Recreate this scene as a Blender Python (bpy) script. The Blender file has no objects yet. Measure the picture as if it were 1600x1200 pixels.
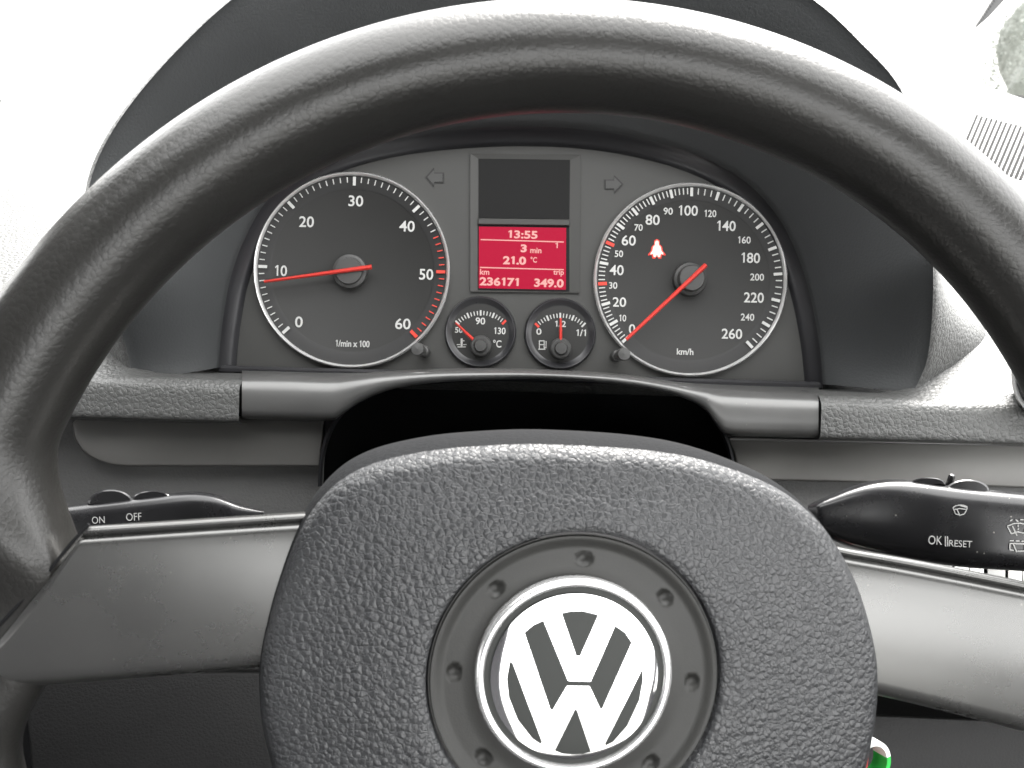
import bpy, math, random
from mathutils import Matrix, Vector, noise
random.seed(7)
R = math.radians
sc = bpy.context.scene
col = sc.collection

# ------------------------------------------------------------------ camera
FPX, PITCH, ROLL = 1350.0, 28.0, 1.6          # focal length in photo pixels (1600 wide)
cd = bpy.data.cameras.new('camera')
cd.sensor_width = 36.0
cd.lens = 36.0 * FPX / 1600.0
cd.clip_start, cd.clip_end = 0.01, 500
cd.dof.use_dof = True
cd.dof.focus_distance = .36
cd.dof.aperture_fstop = 24
cam = bpy.data.objects.new('camera', cd)
col.objects.link(cam)
RX = Matrix.Rotation(R(90 - PITCH), 4, 'X')
CM = RX @ Matrix.Rotation(R(ROLL), 4, 'Z')
cam.matrix_world = CM
sc.camera = cam

# ------------------------------------------------------------------ light: bright overcast day outside the car
EXPO = 2.1
EM = 2.0 ** -EXPO
w = bpy.data.worlds.new('World')
sc.world = w
w.use_nodes = True
bg = w.node_tree.nodes['Background']
bg.inputs[0].default_value = (1.0, 1.0, 0.995, 1)
bg.inputs[1].default_value = 1.7
sd = bpy.data.lights.new('soft_sun', 'SUN')
sd.energy = 4.6
sd.angle = R(35)
sd.color = (1, .97, .93)
so = bpy.data.objects.new('soft_sun', sd)
col.objects.link(so)
so.rotation_euler = Vector((-.26, -.60, -.75)).to_track_quat('-Z', 'Y').to_euler()
sc.view_settings.view_transform = 'Standard'
sc.view_settings.look = 'None'
sc.view_settings.exposure = EXPO
sc.view_settings.gamma = 1
sc.cycles.use_denoising = True
sc.cycles.max_bounces = 8
sc.cycles.diffuse_bounces = 4
sc.cycles.sample_clamp_indirect = 6


# ------------------------------------------------------------------ helpers
def pix(px, py, d):
    """point on the ray of a photo pixel at distance d along the optical axis"""
    return CM @ Vector(((px - 800) / FPX * d, -(py - 600) / FPX * d, -d))


def upix(px, py, d):
    """the same for a picture without the camera's roll (level dashboard)"""
    return RX @ Vector(((px - 800) / FPX * d, -(py - 600) / FPX * d, -d))


def unroll(px, py):
    dx, dy = px - 800, py - 600
    c, s = math.cos(R(ROLL)), math.sin(R(ROLL))
    return 800 + dx * c + dy * s, 600 - dx * s + dy * c


class Frame:
    """a plane in the world: origin, x, y and normal towards the driver"""
    def __init__(self, M):
        self.M, self.I = M, M.inverted()

    def at(self, px, py, h=0.0):
        o = self.I @ Vector((0, 0, 0))
        p = self.I @ pix(px, py, 1.0)
        d = p - o
        t = (h - o.z) / d.z
        return o + d * t

    def w(self, x, y, z=0.0):
        return self.M @ Vector((x, y, z))

    def pw(self, px, py, h=0.0):
        return self.M @ self.at(px, py, h)


def root(name, loc, label, cat, group=None):
    o = bpy.data.objects.new(name, None)
    o.empty_display_size = .02
    col.objects.link(o)
    o.location = loc
    o['label'], o['category'] = label, cat
    if group:
        o['group'] = group
    return o


def origin_of(o):
    p = Vector((0, 0, 0))
    while o is not None:
        p += Vector(o.location)
        o = o.parent
    return p


def mk(name, verts, faces, mat, parent=None, smooth=True, angle=40, loc=None):
    """world-space vertices -> one mesh object"""
    off = origin_of(parent) if parent else (Vector(loc) if loc else Vector((0, 0, 0)))
    me = bpy.data.meshes.new(name)
    me.from_pydata([tuple(Vector(v) - off) for v in verts], [], faces)
    me.update()
    if mat:
        me.materials.append(mat)
    if smooth:
        for p in me.polygons:
            p.use_smooth = True
        me.set_sharp_from_angle(angle=R(angle))
    o = bpy.data.objects.new(name, me)
    col.objects.link(o)
    if parent:
        o.parent = parent
    elif loc:
        o.location = loc
    return o


def tag(o, label, cat, group=None):
    o['label'], o['category'] = label, cat
    if group:
        o['group'] = group
    return o


def grid(rows, cu=False, cv=False, skip=None):
    nv, nu = len(rows), len(rows[0])
    V = [p for r in rows for p in r]
    F = []
    for j in range(nv if cv else nv - 1):
        for i in range(nu if cu else nu - 1):
            if skip and skip(j, i):
                continue
            i2, j2 = (i + 1) % nu, (j + 1) % nv
            F.append((j * nu + i, j * nu + i2, j2 * nu + i2, j2 * nu + i))
    return V, F


def add(A, B):
    n = len(A[0])
    return A[0] + B[0], A[1] + [tuple(k + n for k in f) for f in B[1]]


def spline(pts, n, closed=False):
    """Catmull-Rom through tuples, n samples per span"""
    out = []
    m = len(pts)
    for i in range(m if closed else m - 1):
        g = lambda k: pts[k % m] if closed else pts[min(max(k, 0), m - 1)]
        p0, p1, p2, p3 = g(i - 1), g(i), g(i + 1), g(i + 2)
        for k in range(n):
            t = k / n
            out.append(tuple(.5 * (2 * b + (c - a) * t + (2 * a - 5 * b + 4 * c - d) * t * t + (3 * b - a - 3 * c + d) * t ** 3)
                             for a, b, c, d in zip(p0, p1, p2, p3)))
    if not closed:
        out.append(tuple(pts[-1]))
    return out


def lin(tab, x):
    if x <= tab[0][0]:
        return tab[0][1]
    for (a, b), (c, d) in zip(tab, tab[1:]):
        if x <= c:
            return b + (d - b) * (x - a) / (c - a)
    return tab[-1][1]


def smooth01(x):
    x = min(max(x, 0), 1)
    return x * x * (3 - 2 * x)


def prism(fr, pts, z0, z1, bev=0.0):
    """outline (local x,y) raised from z0 to z1 with a small chamfer on the top edge"""
    n = len(pts)
    cx = sum(p[0] for p in pts) / n
    cy = sum(p[1] for p in pts) / n
    V = [fr.w(x, y, z0) for x, y in pts]
    rings = 1
    if bev:
        V += [fr.w(x, y, z1 - bev) for x, y in pts]
        rings = 2
        ins = []
        for i in range(n):
            a, b, c = Vector(pts[i - 1]), Vector(pts[i]), Vector(pts[(i + 1) % n])
            e1, e2 = (b - a), (c - b)
            if e1.length < 1e-9 or e2.length < 1e-9:
                ins.append(tuple(b)); continue
            n1 = Vector((-e1.y, e1.x)).normalized()
            n2 = Vector((-e2.y, e2.x)).normalized()
            m = (n1 + n2)
            m = m.normalized() if m.length > 1e-6 else n1
            ins.append(tuple(b + m * bev * ARE(pts)))
        V += [fr.w(x, y, z1) for x, y in ins]
    else:
        V += [fr.w(x, y, z1) for x, y in pts]
    F = []
    for k in range(rings):
        for i in range(n):
            j = (i + 1) % n
            F.append((k * n + i, k * n + j, (k + 1) * n + j, (k + 1) * n + i))
    F.append(tuple(range(rings * n, rings * n + n)))
    F.append(tuple(reversed(range(n))))
    return V, F


def ARE(pts):
    s = sum(pts[i - 1][0] * pts[i][1] - pts[i][0] * pts[i - 1][1] for i in range(len(pts)))
    return 1 if s > 0 else -1


def lathe(fr, cx, cy, prof, n=48):
    """profile of (radius, height) turned round a frame normal; ends with radius 0 are closed"""
    rows = []
    for r, z in prof:
        rows.append([fr.w(cx + r * math.cos(2 * math.pi * k / n), cy + r * math.sin(2 * math.pi * k / n), z) for k in range(n)])
    return grid(rows, cu=True)


def tube(path, rad, n=16, cap=True):
    rows = []
    up = Vector((0, 0, 1))
    for i, p in enumerate(path):
        a = path[max(i - 1, 0)]
        b = path[min(i + 1, len(path) - 1)]
        t = (Vector(b) - Vector(a)).normalized()
        s = t.cross(up)
        s = s.normalized() if s.length > 1e-5 else Vector((1, 0, 0))
        u = s.cross(t)
        r = rad[i] if isinstance(rad, (list, tuple)) else rad
        rows.append([Vector(p) + s * r * math.cos(2 * math.pi * k / n) + u * r * math.sin(2 * math.pi * k / n) for k in range(n)])
    V, F = grid(rows, cu=True)
    if cap:
        F.append(tuple(range(n)))
        F.append(tuple(reversed(range(len(V) - n, len(V)))))
    return V, F


def box(a, b):
    x0, y0, z0 = a
    x1, y1, z1 = b
    V = [(x0, y0, z0), (x1, y0, z0), (x1, y1, z0), (x0, y1, z0), (x0, y0, z1), (x1, y0, z1), (x1, y1, z1), (x0, y1, z1)]
    F = [(3, 2, 1, 0), (4, 5, 6, 7), (0, 1, 5, 4), (1, 2, 6, 5), (2, 3, 7, 6), (3, 0, 4, 7)]
    return V, F


_cache = {}


def raw_glyph(body, weight):
    key = ('raw', body, weight)
    if key not in _cache:
        c = bpy.data.curves.new('glyph', 'FONT')
        c.body = body
        c.size = 1
        c.offset = weight
        c.resolution_u = 4
        t = bpy.data.objects.new('glyph', c)
        col.objects.link(t)
        me = bpy.data.meshes.new_from_object(t)
        P = [(v.co.x, v.co.y) for v in me.vertices]
        F = [tuple(p.vertices) for p in me.polygons]
        bpy.data.objects.remove(t)
        bpy.data.curves.remove(c)
        bpy.data.meshes.remove(me)
        _cache[key] = (P, F)
    return _cache[key]


def span(body, weight):
    P = raw_glyph(body, weight)[0]
    return max(p[0] for p in P) - min(p[0] for p in P)


def glyphs(body, weight):
    """letters set one by one; the figure 1 gets a flag"""
    key = (body, weight)
    if key not in _cache:
        P, F, x = [], [], 0.0
        H = max(p[1] for p in raw_glyph('0', weight)[0])
        for ch in body:
            if ch == ' ':
                x += .25
                continue
            if ch == '1':
                t = .085 + 2 * weight
                c = .27
                p = [(c - t / 2, 0), (c + t / 2, 0), (c + t / 2, H), (c - t * .35, H), (c - .19, H - .13), (c - .155, H - .13 - t * .75), (c - t / 2, H - t * .95)]
                f = [(0, 1, 2, 6), (2, 3, 4, 5, 6)]
                adv = .47
            else:
                p, f = raw_glyph(ch, weight)
                adv = span('I' + ch + 'I', weight) - span('II', weight)
            n = len(P)
            P += [(a + x, b) for a, b in p]
            F += [tuple(n + i for i in q) for q in f]
            x += adv
        xs_ = [p[0] for p in P]
        ys_ = [p[1] for p in P]
        _cache[key] = (P, F, min(xs_), max(xs_), min(ys_), max(ys_))
    return _cache[key]


def text(name, fr, body, px, py, hpx, mat, parent, z, wpx=None, weight=.012, rot=0.0, shear=0.0):
    """letters as thin printed mesh; their box is centred on a photo pixel and hpx pixels high"""
    P, F, x0, x1, y0, y1 = glyphs(body, weight)
    c = fr.at(px, py, z)
    k = (fr.at(px + 1, py, z) - c).length
    sy = hpx * k / (y1 - y0)
    sx = wpx * k / (x1 - x0) if wpx else sy
    cr, sr = math.cos(rot), math.sin(rot)
    V = []
    for x, y in P:
        a, b = (x - (x0 + x1) / 2) * sx, (y - (y0 + y1) / 2) * sy
        V.append(fr.w(c.x + a * cr - b * sr + shear * b, c.y + a * sr + b * cr, z))
    return mk(name, V, F, mat, parent, smooth=False)


# ------------------------------------------------------------------ materials
def nodes_of(m):
    m.use_nodes = True
    return m.node_tree.nodes, m.node_tree.links


def pbr(name, base, rough=.5, metal=0.0, spec=.5, coat=0.0, emit=None, estr=0.0,
        grain=None, wear=None, dust=0.0):
    """grain=(cells per metre, bump mm, crease mix); wear=(scale, rough amount, colour amount)"""
    m = bpy.data.materials.new(name)
    N, L = nodes_of(m)
    b = N['Principled BSDF']
    b.inputs['Base Color'].default_value = (*base, 1)
    b.inputs['Roughness'].default_value = rough
    b.inputs['Metallic'].default_value = metal
    b.inputs['Specular IOR Level'].default_value = spec
    b.inputs['Coat Weight'].default_value = coat
    b.inputs['Coat Roughness'].default_value = .08
    if emit:
        b.inputs['Emission Color'].default_value = (*emit, 1)
        b.inputs['Emission Strength'].default_value = estr
    tc = N.new('ShaderNodeTexCoord')
    if wear:
        sc_, ra, ca = wear
        n1 = N.new('ShaderNodeTexNoise')
        n1.inputs['Scale'].default_value = sc_
        n1.inputs['Detail'].default_value = 8
        n1.inputs['Roughness'].default_value = .65
        L.new(tc.outputs['Object'], n1.inputs['Vector'])
        mr = N.new('ShaderNodeMapRange')
        mr.inputs['From Min'].default_value = .3
        mr.inputs['From Max'].default_value = .7
        mr.inputs['To Min'].default_value = rough - ra
        mr.inputs['To Max'].default_value = rough + ra
        L.new(n1.outputs['Fac'], mr.inputs['Value'])
        L.new(mr.outputs['Result'], b.inputs['Roughness'])
        cr = N.new('ShaderNodeValToRGB')
        cr.color_ramp.elements[0].position = .3
        cr.color_ramp.elements[1].position = .75
        cr.color_ramp.elements[0].color = (*[c * (1 - ca) for c in base], 1)
        cr.color_ramp.elements[1].color = (*[min(1, c * (1 + ca)) for c in base], 1)
        L.new(n1.outputs['Fac'], cr.inputs['Fac'])
        last = cr.outputs['Color']
        if dust:
            n2 = N.new('ShaderNodeTexVoronoi')
            n2.inputs['Scale'].default_value = 330
            L.new(tc.outputs['Object'], n2.inputs['Vector'])
            lt = N.new('ShaderNodeMath'); lt.operation = 'LESS_THAN'
            lt.inputs[1].default_value = .10
            L.new(n2.outputs['Distance'], lt.inputs[0])
            sp = N.new('ShaderNodeSeparateColor')
            L.new(n2.outputs['Color'], sp.inputs['Color'])
            gt = N.new('ShaderNodeMath'); gt.operation = 'GREATER_THAN'
            gt.inputs[1].default_value = .86
            L.new(sp.outputs[0], gt.inputs[0])
            mm = N.new('ShaderNodeMath'); mm.operation = 'MULTIPLY'
            L.new(lt.outputs[0], mm.inputs[0])
            L.new(gt.outputs[0], mm.inputs[1])
            r2 = N.new('ShaderNodeMapRange')
            r2.inputs['To Max'].default_value = dust
            L.new(mm.outputs[0], r2.inputs['Value'])
            mx = N.new('ShaderNodeMix'); mx.data_type = 'RGBA'
            L.new(r2.outputs['Result'], mx.inputs['Factor'])
            L.new(last, mx.inputs['A'])
            mx.inputs['B'].default_value = (.42, .4, .36, 1)
            last = mx.outputs['Result']
        L.new(last, b.inputs['Base Color'])
    if grain:
        cells, mm_, crease = grain
        wn = N.new('ShaderNodeTexNoise')
        wn.inputs['Scale'].default_value = cells * 1.3
        wn.inputs['Detail'].default_value = 3
        L.new(tc.outputs['Object'], wn.inputs['Vector'])
        vm = N.new('ShaderNodeVectorMath'); vm.operation = 'MULTIPLY_ADD'
        k = 1.0 / cells
        vm.inputs[1].default_value = (k, k, k)
        L.new(wn.outputs['Color'], vm.inputs[0])
        L.new(tc.outputs['Object'], vm.inputs[2])
        vo = N.new('ShaderNodeTexVoronoi')
        vo.feature = 'SMOOTH_F1'
        vo.inputs['Smoothness'].default_value = .25
        vo.inputs['Scale'].default_value = cells
        L.new(vm.outputs[0], vo.inputs['Vector'])
        rp = N.new('ShaderNodeMapRange')
        rp.inputs['From Min'].default_value = .75
        rp.inputs['From Max'].default_value = .15
        L.new(vo.outputs['Distance'], rp.inputs['Value'])
        ve = N.new('ShaderNodeTexVoronoi')
        ve.feature = 'DISTANCE_TO_EDGE'
        ve.inputs['Scale'].default_value = cells
        L.new(vm.outputs[0], ve.inputs['Vector'])
        re_ = N.new('ShaderNodeMapRange')
        re_.interpolation_type = 'SMOOTHSTEP'
        re_.inputs['From Max'].default_value = .13
        re_.inputs['To Max'].default_value = .30
        L.new(ve.outputs['Distance'], re_.inputs['Value'])
        ad = N.new('ShaderNodeMath'); ad.operation = 'MULTIPLY_ADD'
        ad.inputs[1].default_value = .75
        L.new(rp.outputs['Result'], ad.inputs[0])
        L.new(re_.outputs['Result'], ad.inputs[2])
        nf = N.new('ShaderNodeTexNoise')
        nf.inputs['Scale'].default_value = cells * .35
        nf.inputs['Detail'].default_value = 6
        L.new(tc.outputs['Object'], nf.inputs['Vector'])
        mx2 = N.new('ShaderNodeMix')
        mx2.inputs['Factor'].default_value = 1 - crease
        L.new(ad.outputs[0], mx2.inputs['A'])
        L.new(nf.outputs['Fac'], mx2.inputs['B'])
        bp = N.new('ShaderNodeBump')
        bp.inputs['Strength'].default_value = 1
        bp.inputs['Distance'].default_value = mm_ / 1000
        L.new(mx2.outputs['Result'], bp.inputs['Height'])
        L.new(bp.outputs['Normal'], b.inputs['Normal'])
    return m


M = {
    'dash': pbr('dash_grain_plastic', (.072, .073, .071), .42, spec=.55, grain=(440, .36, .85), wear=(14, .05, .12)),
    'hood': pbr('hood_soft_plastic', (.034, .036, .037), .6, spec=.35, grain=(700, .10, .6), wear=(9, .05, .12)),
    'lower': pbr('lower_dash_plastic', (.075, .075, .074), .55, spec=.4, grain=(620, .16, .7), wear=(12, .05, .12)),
    'rim': pbr('rim_leather', (.017, .0166, .0155), .335, spec=.5, grain=(560, .06, .75), wear=(16, .03, .15)),
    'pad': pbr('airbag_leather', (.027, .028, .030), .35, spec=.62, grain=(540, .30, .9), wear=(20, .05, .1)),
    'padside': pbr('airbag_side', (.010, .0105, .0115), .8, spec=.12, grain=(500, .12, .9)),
    'spoke': pbr('spoke_metal_paint', (.135, .135, .132), .28, metal=.8, spec=.5, wear=(30, .03, .06), dust=.25),
    'silver': pbr('silver_trim', (.12, .12, .118), .36, metal=.5, spec=.5, wear=(40, .04, .05), dust=.25),
    'strip': pbr('grey_metal_strip', (.108, .106, .101), .42, metal=.4, wear=(60, .04, .05)),
    'black': pbr('gloss_black_plastic', (.012, .012, .013), .26, spec=.5, wear=(40, .07, .2), dust=.5),
    'recess': pbr('black_recess', (.006, .006, .007), .7, spec=.2),
    'face': pbr('cluster_face', (.037, .037, .035), .55, spec=.4, wear=(30, .04, .06)),
    'dial': pbr('dial_face', (.021, .021, .0203), .6, spec=.3, wear=(30, .03, .05)),
    'band': pbr('dial_band', (.022, .022, .022), .55, spec=.3),
    'bezel': pbr('cluster_bezel', (.018, .018, .02), .32, spec=.5, wear=(30, .05, .1)),
    'print': pbr('white_print', (.42, .42, .41), .6),
    'red': pbr('red_print', (.55, .035, .02), .6),
    'needle': pbr('red_needle', (.47, .03, .022), .4, emit=(1, .04, .02), estr=.04 * EM),
    'cap': pbr('needle_cap', (.038, .038, .037), .5),
    'knob': pbr('reset_knob', (.05, .05, .049), .45),
    'ring': pbr('silver_ring', (.8, .8, .79), .25, metal=.7),
    'chrome': pbr('chrome', (.86, .86, .87), .05, metal=1),
    'chromer': pbr('satin_ring', (.85, .85, .85), .22, metal=.8),
    'inlay': pbr('dark_inlay', (.022, .024, .022), .45, spec=.3),
    'surround': pbr('emblem_surround', (.022, .022, .0205), .42, spec=.35, grain=(1600, .03, .4), wear=(18, .05, .12)),
    'screen': pbr('lcd_red', (.02, .002, .004), .5, spec=.1, emit=(.47, .003, .036), estr=1.12 * EM),
    'lcd': pbr('lcd_text', (.02, .002, .004), .3, emit=(1.0, .50, .45), estr=1.0 * EM),
    'blank': pbr('blank_display', (.010, .010, .010), .55, spec=.12),
    'warn': pbr('warning_lamp', (.3, .02, .01), .4, emit=(1.0, .5, .44), estr=2.2 * EM),
    'warnred': pbr('warning_glow', (.3, .02, .01), .4, emit=(1.0, .02, .015), estr=.5 * EM),
    'button': pbr('grey_button', (.33, .33, .32), .45),
    'pale': pbr('pale_trim', (.72, .72, .70), .7),
    'headliner': pbr('headliner_cloth', (.16, .16, .155), .95, spec=.1, wear=(300, 0, .12)),
    'dark': pbr('dark_cloth', (.03, .03, .032), .9, spec=.1, wear=(200, 0, .2)),
    'carpet': pbr('carpet', (.012, .012, .012), .95, spec=.05),
    'green': pbr('green_band', (.02, .42, .06), .45),
    'white': pbr('white_band', (.82, .84, .82), .45),
    'redp': pbr('red_tag', (.65, .04, .03), .4),
    'steel': pbr('key_steel', (.6, .6, .6), .3, metal=1),
    'ground': pbr('asphalt', (.30, .30, .29), .9, wear=(3, 0, .2)),
    'leaf': pbr('hedge_leaves', (.10, .108, .095), .7, wear=(5, 0, .1)),
    'slot': pbr('grille_dark', (.03, .03, .03), 1.0, spec=0.0),
    'frit': pbr('windscreen_frit', (.02, .02, .02), .5),
}

# ------------------------------------------------------------------ setting outside; cabin shell, its unseen parts shaped to steer the light
V, F = box((-120, -120, -1.42), (120, 160, -1.40))
o = mk('ground', V, F, M['ground'], smooth=False)
o['kind'] = 'structure'


def slab(name, pts, nrm, th, mat, parent=None):
    n = Vector(nrm).normalized() * th
    k = len(pts)
    V = [Vector(p) for p in pts] + [Vector(p) + n for p in pts]
    F = [tuple(range(k)), tuple(reversed(range(k, 2 * k)))] + [(i, (i + 1) % k, k + (i + 1) % k, k + i) for i in range(k)]
    return mk(name, V, F, mat, parent, smooth=False)


XL, XR, ROOF = -.46, 1.10, .42
car = root('cabin_light_shell', (.3, -.3, -1.0), 'car cabin shell round the dashboard, unseen parts shaped to steer the light', 'car cabin')
slab('headliner', [(XL, -.06, ROOF - .01), (XR, -.06, ROOF - .01), (XR, -.7, ROOF), (XR, -1.2, ROOF - .01), (XL, -1.2, ROOF - .01), (XL, -.7, ROOF)], (0, 0, 1), .03, M['headliner'], car)
slab('floor_carpet', [(XL, -1.9, -1.0), (XR, -1.9, -1.0), (XR, 1.05, -1.0), (XL, 1.05, -1.0)], (0, 0, -1), .02, M['carpet'], car)
slab('firewall', [(XL, 1.06, -1.0), (XR, 1.06, -1.0), (XR, 1.06, -.165), (XL, 1.06, -.165)], (0, 1, 0), .02, M['carpet'], car)
slab('tailgate', [(XL, -1.9, -1.0), (XR, -1.9, -1.0), (XR, -1.9, -.70), (XL, -1.9, -.70)], (0, -1, 0), .02, M['dark'], car)
slab('seat_row', [(XL + .03, -1.15, -1.0), (XR - .03, -1.15, -1.0), (XR - .03, -1.25, -.70), (XL + .03, -1.25, -.70)], (0, -1, 0), .12, M['dark'], car)
for x, n in ((XL, -1), (XR, 1)):
    slab('door_panel', [(x, -1.9, -1.0), (x, 1.05, -1.0), (x, 1.05, -.17), (x, .1, -.17), (x, -1.9, -.30)], (n, 0, 0), .03, M['dark'], car)
    slab('front_pillar', [(x, 1.06, -.34), (x, .96, -.34), (x, .96, -.16), (x, -.12, ROOF - .01), (x, 0, ROOF - .01)], (n, 0, 0), .06, M['pale'], car)
    shade_w = .90 if n < 0 else 0  # left pillar widened to block window light, standing in for the driver's body
    slab('centre_pillar_and_block', [(x, -.30 + shade_w * .8, -.14), (x, -.46 - shade_w * .45, -.14), (x, -.46 - shade_w * .45, ROOF), (x, -.34 + shade_w * .8, ROOF)], (n, 0, 0), .04, M['dark'], car)
    slab('rear_pillar', [(x, -1.8, -.3), (x, -1.9, -.3), (x, -1.25, ROOF), (x, -1.15, ROOF)], (n, 0, 0), .04, M['dark'], car)

# unseen driver's seat behind the camera, added to block light from the rear left
seat = root('unseen_driver_seat', (0, -.45, -1.0), 'unseen dark driver seat, added to block light from the rear left', 'seat')
rows = []
for k, (z, hw, th) in enumerate(((-.55, .24, .07), (-.4, .26, .09), (-.1, .26, .09), (.05, .22, .08), (.12, .12, .06))):
    y = -.42 - .25 * (z + .55)
    rows.append([(-.22 + hw * .9 * c, y - th * s, z) for c, s in [(math.cos(a) if abs(math.cos(a)) > .3 else math.cos(a), math.sin(a)) for a in [2 * math.pi * i / 24 for i in range(24)]]])
V, F = grid(rows, cu=True)
F += [tuple(range(24)), tuple(reversed(range(len(V) - 24, len(V))))]
mk('seat_back', V, F, M['dark'], seat)
rows = [[(-.20 + hw * math.cos(2 * math.pi * i / 24), -.585 - .055 * math.sin(2 * math.pi * i / 24), z) for i in range(24)] for z, hw in ((.09, .05), (.14, .12), (.2, .145), (.3, .14), (.36, .10))]
V, F = grid(rows, cu=True)
F += [tuple(range(24)), tuple(reversed(range(len(V) - 24, len(V))))]
mk('headrest', V, F, M['dark'], seat)  # headrest added to darken reflections of the rear left
V, F = box((-.42, -.46, -.62), (.1, .02, -.5))
mk('seat_cushion', V, F, M['dark'], seat, smooth=False)
V, F = box((-.38, -.40, -1.0), (.05, -.05, -.62))
mk('seat_base', V, F, M['dark'], seat, smooth=False)

# ------------------------------------------------------------------ dashboard
dash = root('dashboard', (.0, .45, -.25), 'dark grey grained plastic dashboard with silver trim round the instruments', 'dashboard')

# --- top pad: level cross-section, cut away where the steering column and the dials sit
front = [(.412, 674), (.402, 672.5), (.3985, 668), (.398, 648), (.398, 622), (.400, 611), (.404, 604)]      # (depth, unrolled py)
flat = [(.42, 599), (.45, 594), (.475, 592)]
rise_w = [(.385, -.189), (.41, -.185), (.445, -.178)]
top_w = [(.50, -.168), (.56, -.160), (.64, -.154), (.75, -.150), (.86, -.148), (.96, -.148), (1.02, -.15), (1.05, -.17)]
NX = 260
tr_l, tr_r = pix(378, 620, .4).x, pix(1278.6, 650, .4).x
xs = [-.475 + (1.095 + .475) * (i / (NX - 1)) for i in range(NX)]
xs = sorted([x for x in xs if min(abs(x - t) for t in (tr_l, tr_r)) > .002] + [tr_l - .0006, tr_r + .0006])
rows = []
sec = []


def yz(d, py):
    p = upix(800, py, d)
    return p.y, p.z


for d, py in front:
    sec.append((yz(d, py), yz(d, py)))
for (d, py), r in zip(flat, rise_w):
    sec.append((yz(d, py), r))
for k, t in enumerate(top_w):
    sec.append((t if k > 1 else (t[0] + .03, t[1]), t))
XC = (815 - 800) / FPX * .42
dense = spline([(a[0], a[1], b[0], b[1]) for a, b in sec], 4)
for (ya, za, yb, zb) in dense:
    row = []
    for x in xs:
        g = smooth01((abs(x - XC) - .172) / .03)
        y, z = ya + (yb - ya) * g, za + (zb - za) * g
        drop = smooth01((x - .52) / .1) * smooth01((y - .8) / .2) * .045
        # towards the passenger the pad rolls gently down and forward
        row.append((x, y, z - drop))
    rows.append(row)
NF = 4 * 6 - 1
V, F = grid(rows, skip=lambda j, i: tr_l - .001 < xs[i] < tr_r and j < NF + 8)
mk('top_pad', V, F, M['dash'], dash, angle=70)
from mathutils.bvhtree import BVHTree
PADTREE = BVHTree.FromPolygons([Vector(v) for v in V], F)

# --- instrument hood: from the cluster's edge out to the lip and back over the top
clu = [(343, 574), (346, 535), (352, 490), (363, 435), (385, 375), (420, 315), (470, 272), (540, 238), (630, 216), (730, 205), (820, 202),
       (910, 206), (1000, 220), (1085, 245), (1160, 285), (1212, 340), (1245, 405), (1265, 470), (1278, 540), (1284, 600)]
lip = [(216, 596), (206, 575), (200, 545), (183, 495), (160, 430), (140, 360), (143, 285), (172, 215), (222, 143), (290, 68), (362, 2), (470, -75), (620, -128),
       (790, -150), (960, -130), (1120, -80), (1262, -4), (1345, 70), (1405, 140), (1440, 240), (1452, 340), (1456, 430), (1454, 500), (1447, 560), (1436, 590), (1425, 612)]


def resample(pts, n):
    s = spline(pts, 24)
    L = [0]
    for a, b in zip(s, s[1:]):
        L.append(L[-1] + math.dist(a, b))
    out = []
    j = 0
    for k in range(n):
        t = L[-1] * k / (n - 1)
        while j < len(L) - 2 and L[j + 1] < t:
            j += 1
        u = (t - L[j]) / max(1e-9, L[j + 1] - L[j])
        out.append(tuple(a + (b - a) * u for a, b in zip(s[j], s[j + 1])))
    return out


NH = 160
cl, lp = resample(clu, NH), resample(lip, NH)
cx, cy = 805, 420
LD = [.416 - .043 * smooth01(min(k, NH - 1 - k) / (NH - 1) / .10) for k in range(NH)]
rows = []
for t, d in ((0.012, .452), (0.012, .437), (.05, .433), (.25, .418), (.5, .400), (.75, .385), (.92, .3755), (.98, .373)):
    rows.append([pix(a[0] + (b[0] - a[0]) * t, a[1] + (b[1] - a[1]) * t, d + max(0, (ld - .373) * t)) for a, b, ld in zip(cl, lp, LD)])
for off, dd, offs, ds in ((2, -.002, 2, -.002), (5, -.001, 7, -.0015), (7, .003, 14, .002), (5, .02, 32, .012), (-30, .08, 70, .036), (-90, .16, 130, .070), (-190, .26, 240, .125)):
    row = []
    for k, b in enumerate(lp):
        s = k / (NH - 1)
        f = smooth01((min(s, 1 - s) - .03) / .08)      # 0 at the sides (flares into the pad), 1 over the top
        o_ = offs + (off - offs) * f
        d_ = LD[k] + ds + (dd - ds) * f
        v = Vector((b[0] - cx, (b[1] - cy) * (.25 + .75 * f)))
        v = v.normalized() * o_
        row.append(pix(b[0] + v.x, b[1] + v.y + (0 if f > .5 else 0), d_))
    rows.append(row)
hood_rows = []
for j in range(len(rows)):
    hood_rows.append(rows[j])
V, F = grid(hood_rows[:9])
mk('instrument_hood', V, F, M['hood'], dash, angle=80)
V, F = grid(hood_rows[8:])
mk('hood_skin', V, F, M['dash'], dash, angle=80)

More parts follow.
